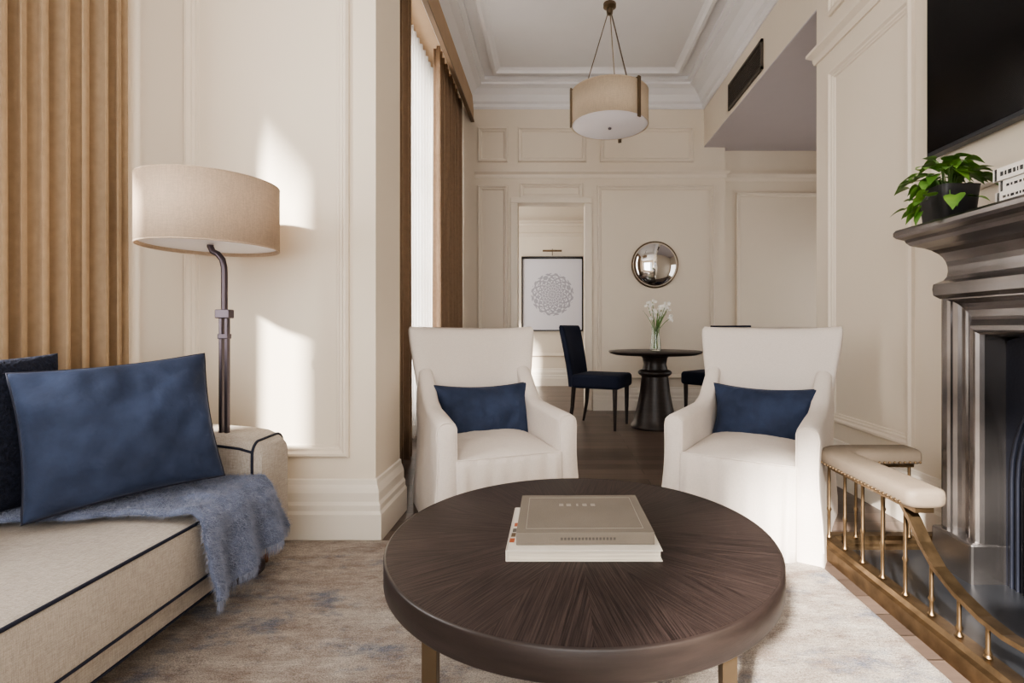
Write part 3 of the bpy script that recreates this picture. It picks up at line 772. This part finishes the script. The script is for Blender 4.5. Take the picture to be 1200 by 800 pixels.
sw=[(fx0,1.73,.383),(fx0,1.69,.345),(fx0,1.64,.285),(fx0,1.58,.232),(fx0,1.50,.195),(fx0,1.41,.172),(fx0,1.335,.165)]
sw=sw+[(x,2.67-y,z) for x,y,z in reversed(sw[:-1])]
tube('swept_rail',sw,.01,brassM,CF,sq=(.020,.007))
for y,z in ((1.61,.245),(1.50,.19),(1.40,.168),(1.27,.168),(1.17,.19)): rod(fx0,y,z)
# ---------------- TV
TV=empty('television')
box('screen',(1.712,.96,1.775),(1.72,2.35,2.56),tvM,TV); box('bezel',(1.716,.95,1.757),(1.765,2.362,2.57),bezM,TV,.003,2)
box('bracket',(1.76,1.4,2.0),(1.779,1.9,2.3),ironM,TV)
# ---------------- plant
PL=empty('potted_pothos',(1.515,1.97,1.3805))
rings=[]
for h,w in ((0.000,.062),(.005,.066),(.12,.076),(.128,.078),(.128,.069),(.11,.067)):
    r=[]
    for j in range(32):
        a=2*pi*j/32; ca,sa=cos(a),sin(a); r.append((w*math.copysign(abs(ca)**.35,ca),w*math.copysign(abs(sa)**.35,sa),h))
    rings.append(r)
loft('pot',rings,potM,PL)
def pothos():
    v=[];f=[]
    def leaf(base,dirv,size,droop):
        d=Vector(dirv).normalized(); up=Vector((0,0,1)); s=d.cross(up)
        if s.length<.1: s=Vector((1,0,0))
        s.normalize(); nrm=s.cross(d)
        prof=[(-.10,.22),(.05,.42),(.25,.47),(.45,.40),(.65,.27),(.85,.11)]
        i0=len(v); v.append(base)
        for t,w in prof:
            c=base+d*(size*(t))-up*(droop*size*t*t)
            v.append(c+s*w*size+nrm*w*size*.22); v.append(base+d*(size*max(t,0))-up*(droop*size*t*t)); v.append(c-s*w*size+nrm*w*size*.22)
        v.append(base+d*size-up*droop*size)
        for k in range(len(prof)-1):
            a=i0+1+k*3; f.extend([(a,a+1,a+4,a+3),(a+1,a+2,a+5,a+4)])
        a=i0+1+(len(prof)-1)*3; t=len(v)-1; f.extend([(a,a+1,t),(a+1,a+2,t)])
        a=i0+1; f.extend([(i0,a+1,a),(i0,a+2,a+1)])
    for k in range(95):
        a=random.uniform(0,2*pi); r=random.uniform(.02,.15)*(1 if cos(a)<.5 else .85); el=random.random()
        top=Vector((r*cos(a)-.015,r*sin(a)*.9,.13+.11*(1-(r/.17)**1.5)*el+.02+ (-.09 if (r>.10 and cos(a)<.4 and random.random()<.55) else 0)))
        dv=Vector((cos(a+random.uniform(-.6,.6)),sin(a+random.uniform(-.6,.6)),random.uniform(-.7,.35)))
        leaf(top,dv,random.uniform(.04,.07),random.uniform(.1,.5))
        if k%3==0: tube('stem_%d'%k,[(.01*cos(a),.01*sin(a),.11),(top.x*.5,top.y*.5,top.z*.5+.09),tuple(top)],.002,stemM,PL,n=5)
    for k in range(8):
        z=.12-.02*k; leaf(Vector((-.105-.004*k,-.02+.02*sin(k*2),max(z,0)+ .03)),(-.3,random.uniform(-1,1),-.6),random.uniform(.04,.055),.3)
    obj('leaves',v,f,leafM,PL,True)
pothos()
lathe('soil',[(.001,.112),(.066,.112)],soilM,(0,0,0),PL,24,False)
BK=empty('book_stack')
z=1.3805
for i,(h,cv,dx) in enumerate([(.036,whiteM,0),(.036,whiteM,.004),(.042,whiteM,-.003)]):
    b=empty('book_%d'%i); b.parent=BK
    x0,x1,y0,y1=1.455+dx,1.67+dx,1.34,1.69-dx*2
    box('cover_top',(x0,y0,z+h-.003),(x1,y1,z+h-.0005),cv,b); box('cover_bottom',(x0,y0,z),(x1,y1,z+.003),cv,b)
    box('spine',(x0-.001,y0,z),(x0+.004,y1,z+h-.0005),cv,b,.001,2); box('pages',(x0+.004,y0+.004,z+.003),(x1-.004,y1-.004,z+h-.003),pageM,b)
    yy0=y1-.03
    for q,wd in enumerate((.010,.006,.012,.008,.004,.010,.008)):
        box('letter_%d'%q,(x0-.0022,yy0-wd,z+.013),(x0-.0008,yy0,z+h-.015),blackM,b); yy0-=wd+.006
    box('spine_band',(x0-.0022,y1-.016,z+.001),(x0-.0008,y1-.008,z+h-.002),blackM,b)
    z+=h
# ---------------- camera
cam=bpy.data.cameras.new('camera'); co=bpy.data.objects.new('camera',cam); C.objects.link(co)
co.location=(0,0,.97); co.rotation_euler=(pi/2,0,0); cam.sensor_width=36; cam.lens=18; cam.shift_x=-50/1200; cam.shift_y=-15/1200
cam.clip_start=.02
S.camera=co
# ---------------- lights
def area(name,loc,rot,sx,sy,P,col=(1,1,1)):
    l=bpy.data.lights.new(name,'AREA'); l.shape='RECTANGLE'; l.size=sx; l.size_y=sy; l.energy=P; l.color=col
    o=bpy.data.objects.new(name,l); C.objects.link(o); o.location=loc; o.rotation_euler=rot; return o
area('fill_light_behind',(-.3,-2.3,1.85),(pi/2,0,0),2.3,2.6,70,(1,.98,.96))  # added fill at the unseen opening behind the camera
area('window_light_left',(-2.3,.65,1.9),(0,-pi/2,0),2.6,2.4,160,(1,.98,.95))
area('window_light_bay',(-1.55,4.4,1.9),(0,-pi/2,0),3.0,2.3,180,(1,.97,.93))
area('fill_light_next',(-2.2,7.5,1.8),(0,-pi/2,0),2,2,42,(1,.97,.93))  # added fill for the next room, stands before a windowless wall
area('alcove_fill',(3.95,4.9,1.2),(0,pi/2,0),1.6,2,14,(1,.97,.95))  # added fill inside the alcove, no lamp fitting there
s=bpy.data.lights.new('sun','SUN'); s.energy=16; s.angle=.05; s.color=(1,.93,.84)
so=bpy.data.objects.new('sun',s); C.objects.link(so)
so.rotation_euler=Vector((.5,1,-.61)).to_track_quat('-Z','Y').to_euler()
w=bpy.data.worlds.new('world'); S.world=w; w.use_nodes=True
w.node_tree.nodes['Background'].inputs[0].default_value=(.96,.98,1,1); w.node_tree.nodes['Background'].inputs[1].default_value=1.0
S.view_settings.view_transform='AgX'; S.view_settings.look='AgX - Medium High Contrast'; S.view_settings.exposure=.46
